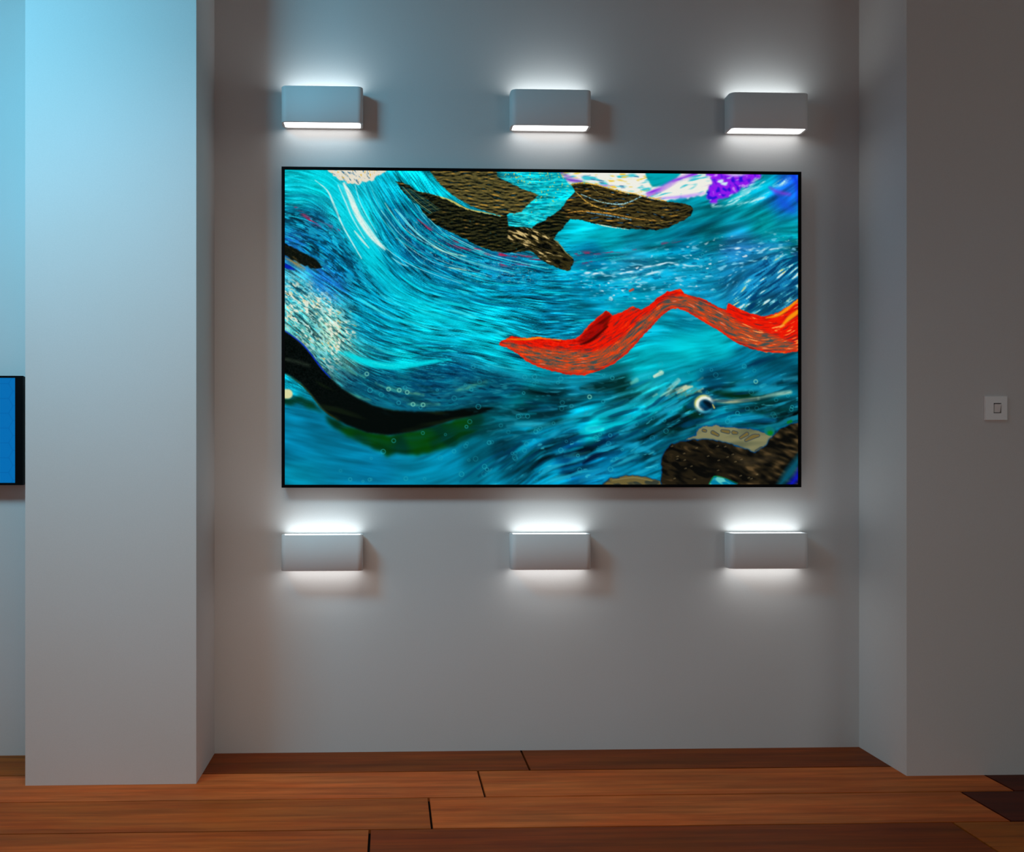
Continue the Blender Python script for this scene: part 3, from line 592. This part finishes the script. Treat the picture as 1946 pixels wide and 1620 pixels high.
    for q in ([(1334,818,2),(1338,819,2)], [(1352,822,3),(1362,827,2)], [(1370,819,2),(1382,821,3)], [(1392,822,3),(1398,823,2)], [(1406,832,2),(1418,825,3)], [(1416,837,2),(1430,830,3.5),(1440,828,2)], [(1436,858,2),(1446,853,3)]):
        over(stroke([(a_, b_, w_ + 1.2) for a_, b_, w_ in q], .8), (45, 60, 75)); over(stroke(q, .8), (110, 96, 52))
    over(stroke([(1460,819,8.5),(1463,820,8.5)], 1), (10, 110, 110)); over(stroke([(1462,823,4),(1464,823,4)], 2.5), (10, 120, 20)); over(stroke([(1498,803,3),(1503,801,3)], 1), (10, 110, 40))
    dk = mask([(1254,935),(1254,873),(1262,857),(1274,844),(1293,838),(1336,835),(1365,839),(1400,849),(1435,862),(1452,849),(1466,832),(1478,820),(1493,810),(1530,800),(1530,935)], .8, .8, 3)
    ed = lic(noise(2), 10, 1, np.full_like(ang, .93), np.full_like(ang, .36))
    over(np.clip(blur(dk, 1.8) * 2, 0, 1), (0, 55, 105))
    over(dk, mix(mix(c3(34,28,16), c3(8,8,6), -ed * .6 + .2), c3(92,72,44), ed * .5 - .5 + (XX - 830) / 400.))
    over(dk * stroke([(1285,905,3),(1330,870,8),(1400,895,10)], 10) * .6, (10, 9, 6)); over(dk * stroke([(1395,868,3),(1420,880,6),(1470,868,3)], 6) * .45, (95, 78, 52))
    for i in range(26):
        x, y = rng.uniform(1270, 1440), rng.uniform(845, 915); over(dk * stroke([(x, y, .5), (x + 3, y - 1, .9)], 1) * .6, (150, 130, 90))
    over(mask([(1342,935),(1346,918),(1355,905),(1375,909),(1410,926),(1410,935)], 1.1), mix(c3(0,125,160), c3(90,195,190), ed)); over(stroke([(1345,921,.8),(1355,906,1),(1375,909,.6),(1400,919,.5)], .8) * .8, (10, 130, 60))
    over(stroke([(1478,926,3),(1500,900,9),(1522,868,6)], 6) * .9, (5, 85, 110)); over(stroke([(1500,925,5),(1516,905,6),(1520,890,2)], 5) * .9, (10, 20, 190))
    tn = mask([(1135,935),(1138,922),(1155,911),(1190,904),(1228,908),(1252,914),(1254,935)], .8, .8, 3)
    over(np.clip(blur(tn, 1.6) * 2, 0, 1), (0, 50, 90)); over(tn, mix(c3(104,92,52), c3(52,58,48), -ed)); over(stroke([(1160,913,.6),(1200,908,1),(1235,914,.5)], 1) * .5, (150, 150, 100))
    img = img + grit[..., None] * .012 * (1 - blurm[..., None])
    img = np.clip(img, 0, 1)
    return np.where(img <= .04045, img / 12.92, ((img + .055) / 1.055) ** 2.4).astype(np.float32)


def color_grid(name, arr, X0, X1, Z0, Z1, y):
    """fine grid of faces whose corner colours carry the picture, facing -y"""
    Hh, Ww = arr.shape[:2]
    xs = np.linspace(X0, X1, Ww); zs = np.linspace(Z1, Z0, Hh)
    co = np.zeros((Hh, Ww, 3), np.float32); co[..., 0] = xs[None]; co[..., 1] = y; co[..., 2] = zs[:, None]
    me = bpy.data.meshes.new(name); me.vertices.add(Hh * Ww); me.vertices.foreach_set('co', co.ravel())
    idx = np.arange(Hh * Ww, dtype=np.int32).reshape(Hh, Ww)
    q = np.stack([idx[:-1, :-1], idx[1:, :-1], idx[1:, 1:], idx[:-1, 1:]], -1).reshape(-1)
    nf = len(q) // 4
    me.loops.add(nf * 4); me.loops.foreach_set('vertex_index', q)
    me.polygons.add(nf); me.polygons.foreach_set('loop_start', np.arange(nf, dtype=np.int32) * 4)
    me.update(calc_edges=True)
    at = me.color_attributes.new('picture', 'FLOAT_COLOR', 'POINT')
    c = np.ones((Hh * Ww, 4), np.float32); c[:, :3] = arr.reshape(-1, 3); at.data.foreach_set('color', c.ravel())
    return me
def screen_mat(name, s=1.0):
    m, nt, b = mat(name); b.inputs['Base Color'].default_value = (.001, .001, .001, 1)
    b.inputs['Roughness'].default_value = .5; b.inputs['Specular IOR Level'].default_value = .03
    a = nt.nodes.new('ShaderNodeAttribute'); a.attribute_name = 'picture'
    nt.links.new(a.outputs['Color'], b.inputs['Emission Color']); b.inputs['Emission Strength'].default_value = s
    m.cycles.emission_sampling = 'NONE'
    return m
YT = -.050
TL, BR = pix(535, 316.5, YT), pix(1523, 926.5, YT)
tcx, tcz = (TL.x + BR.x) / 2, (TL.z + BR.z) / 2
W2, H2 = (BR.x - TL.x) / 2, (TL.z - BR.z) / 2
tv = empty('television', (tcx, 0, tcz))
tag(tv, 'huge wall-mounted screen showing swirling turquoise paint with a red ribbon, thin black frame', 'television')
BW = .0122
link('bezel', frame_mesh('bezel', -W2, W2, -H2, H2, BW + .001, BW + .001, BW, BW, YT, YT + .014), M_BLACK, tv)
link('cabinet', box_mesh('cabinet', -W2 + .002, W2 - .002, YT + .006, -.014, -H2 + .002, H2 - .002, .002, 1), M_BLACK, tv)
link('wall_mount', box_mesh('wall_mount', -.4, .4, -.016, 0, -.25, .25), M_BLACK, tv)
scr = color_grid('screen', paint_screen(), -W2 + BW, W2 - BW, -H2 + BW, H2 - BW, YT + .004)
link('screen', scr, screen_mat('screen_picture'), tv)

# ------------------------------------------------------------------ small blue monitor at the left edge
YM = -.062
a, c = pix(34, 714.5, YM), pix(34, 922.5, YM)
mz0, mz1 = c.z, a.z
mx1 = pix(43.5, 820, YM).x; mw = .95
mon = empty('monitor', (mx1 - mw / 2, 0, (mz0 + mz1) / 2))
tag(mon, 'black framed wall screen showing a plain blue honeycomb pattern, cut by the left edge', 'monitor')
mh = (mz1 - mz0) / 2
br = mx1 - pix(28.6, 820, YM).x
link('bezel', frame_mesh('bezel', -mw / 2, mw / 2, -mh, mh, br, br, .0085, .0095, YM, YM + .012), M_BLACK, mon)
link('cabinet', box_mesh('cabinet', -mw / 2 + .001, mw / 2 - .001, YM + .005, 0, -mh + .001, mh - .001, .0015, 1), M_BLACK, mon)
EB = emit('blue_screen', srgb(0, 107, 178), 1.0); EL = emit('blue_screen_lines', srgb(0, 95, 165), 1.0)
for m in (EB, EL):
    m.cycles.emission_sampling = 'NONE'; m.node_tree.nodes['Principled BSDF'].inputs['Base Color'].default_value = (.003, .003, .003, 1)
    m.node_tree.nodes['Principled BSDF'].inputs['Specular IOR Level'].default_value = .1
sx0, sx1, sz0, sz1 = -mw / 2 + br, mw / 2 - br, -mh + .0095, mh - .0085
me = bpy.data.meshes.new('screen'); me.from_pydata([(sx0, YM + .004, sz0), (sx1, YM + .004, sz0), (sx1, YM + .004, sz1), (sx0, YM + .004, sz1)], [], [(0, 1, 2, 3)])
scm = link('screen', me, EB, mon)
def clipseg(p, q):
    t0, t1 = 0, 1; d = (q[0] - p[0], q[1] - p[1])
    for pp, dd, lo, hi in ((p[0], d[0], sx0, sx1), (p[1], d[1], sz0, sz1)):
        if abs(dd) < 1e-9:
            if pp < lo or pp > hi: return None
            continue
        u, v_ = (lo - pp) / dd, (hi - pp) / dd
        if u > v_: u, v_ = v_, u
        t0, t1 = max(t0, u), min(t1, v_)
    if t0 >= t1: return None
    return (p[0] + d[0] * t0, p[1] + d[1] * t0), (p[0] + d[0] * t1, p[1] + d[1] * t1)
S = .0345; HH = S * math.sqrt(3)
ax, az = pix(24, 743.4, YM).x - mon.location.x, pix(24, 743.4, YM).z - mon.location.z   # rightmost tip of one cell
V, F = [], []
for ci in range(-30, 3):
    for ri in range(-3, 12):
        cx = ax - S + ci * 1.5 * S; cz = az - ri * HH - (HH / 2 if ci % 2 else 0)
        for k in (0, 1, 2):
            p = (cx + S * math.cos(math.radians(60 * k)), cz + S * math.sin(math.radians(60 * k)))
            q = (cx + S * math.cos(math.radians(60 * k + 60)), cz + S * math.sin(math.radians(60 * k + 60)))
            s = clipseg(p, q)
            if not s: continue
            (x0, z0), (x1, z1) = s; L = math.hypot(x1 - x0, z1 - z0)
            if L < 1e-5: continue
            nx, nz = -(z1 - z0) / L * .0011, (x1 - x0) / L * .0011; b0 = len(V)
            for (x, z) in ((x0 + nx, z0 + nz), (x0 - nx, z0 - nz), (x1 - nx, z1 - nz), (x1 + nx, z1 + nz)): V.append((x, YM + .0036, z))
            F.append((b0, b0 + 1, b0 + 2, b0 + 3))
me = bpy.data.meshes.new('honeycomb_print'); me.from_pydata(V, [], F); link('honeycomb_print', me, EL, scm)

# ------------------------------------------------------------------ light switch
a, c = pix(1872, 753, YP - .009), pix(1915, 799.5, YP - .009)
sw = empty('light_switch', ((a.x + c.x) / 2, YP, (a.z + c.z) / 2))
tag(sw, 'small square white light switch on the bare right wall', 'light switch')
w, h = (c.x - a.x) / 2, (a.z - c.z) / 2
rc0, rc1 = pix(1888.3, 766.3, YP - .009), pix(1903, 785.6, YP - .009)
rx0, rx1, rz1, rz0 = rc0.x - sw.location.x, rc1.x - sw.location.x, rc0.z - sw.location.z, rc1.z - sw.location.z
bm = bmesh.new(); R = []
for (x0, x1, z0, z1, y) in ((-w, w, -h, h, 0), (-w, w, -h, h, -.0065), (-w + .0022, w - .0022, -h + .0022, h - .0022, -.0095), (rx0, rx1, rz0, rz1, -.0095), (rx0, rx1, rz0, rz1, -.002)):
    R.append([bm.verts.new(p) for p in ((x0, y, z0), (x1, y, z0), (x1, y, z1), (x0, y, z1))])
for A, B in zip(R[:-1], R[1:]):
    for k in range(4): bm.faces.new((A[k], A[(k + 1) % 4], B[(k + 1) % 4], B[k]))
bmesh.ops.recalc_face_normals(bm, faces=bm.faces)
me = bpy.data.meshes.new('plate'); bm.to_mesh(me); bm.free(); link('plate', me, M_PLATE, sw)
me = bpy.data.meshes.new('rocker_well'); me.from_pydata([(rx0, -.0022, rz0), (rx1, -.0022, rz0), (rx1, -.0022, rz1), (rx0, -.0022, rz1)], [], [(0, 1, 2, 3)])
link('rocker_well', me, M_GAP, sw)
g = .0032; zt, zb = rz1 - g * 1.2, rz0 + g * .9; xl, xr = rx0 + g, rx1 - g * 1.5
me = bpy.data.meshes.new('rocker')
me.from_pydata([(xl, -.0075, zb), (xr, -.0075, zb), (xr + .0012, -.0155, zt), (xl, -.0155, zt), (xl, -.002, zb), (xr, -.002, zb), (xr, -.002, zt), (xl, -.002, zt)], [],
               [(0, 1, 2, 3), (0, 4, 5, 1), (1, 5, 6, 2), (2, 6, 7, 3), (3, 7, 4, 0), (4, 7, 6, 5)])
link('rocker', me, M_PLATE, sw)
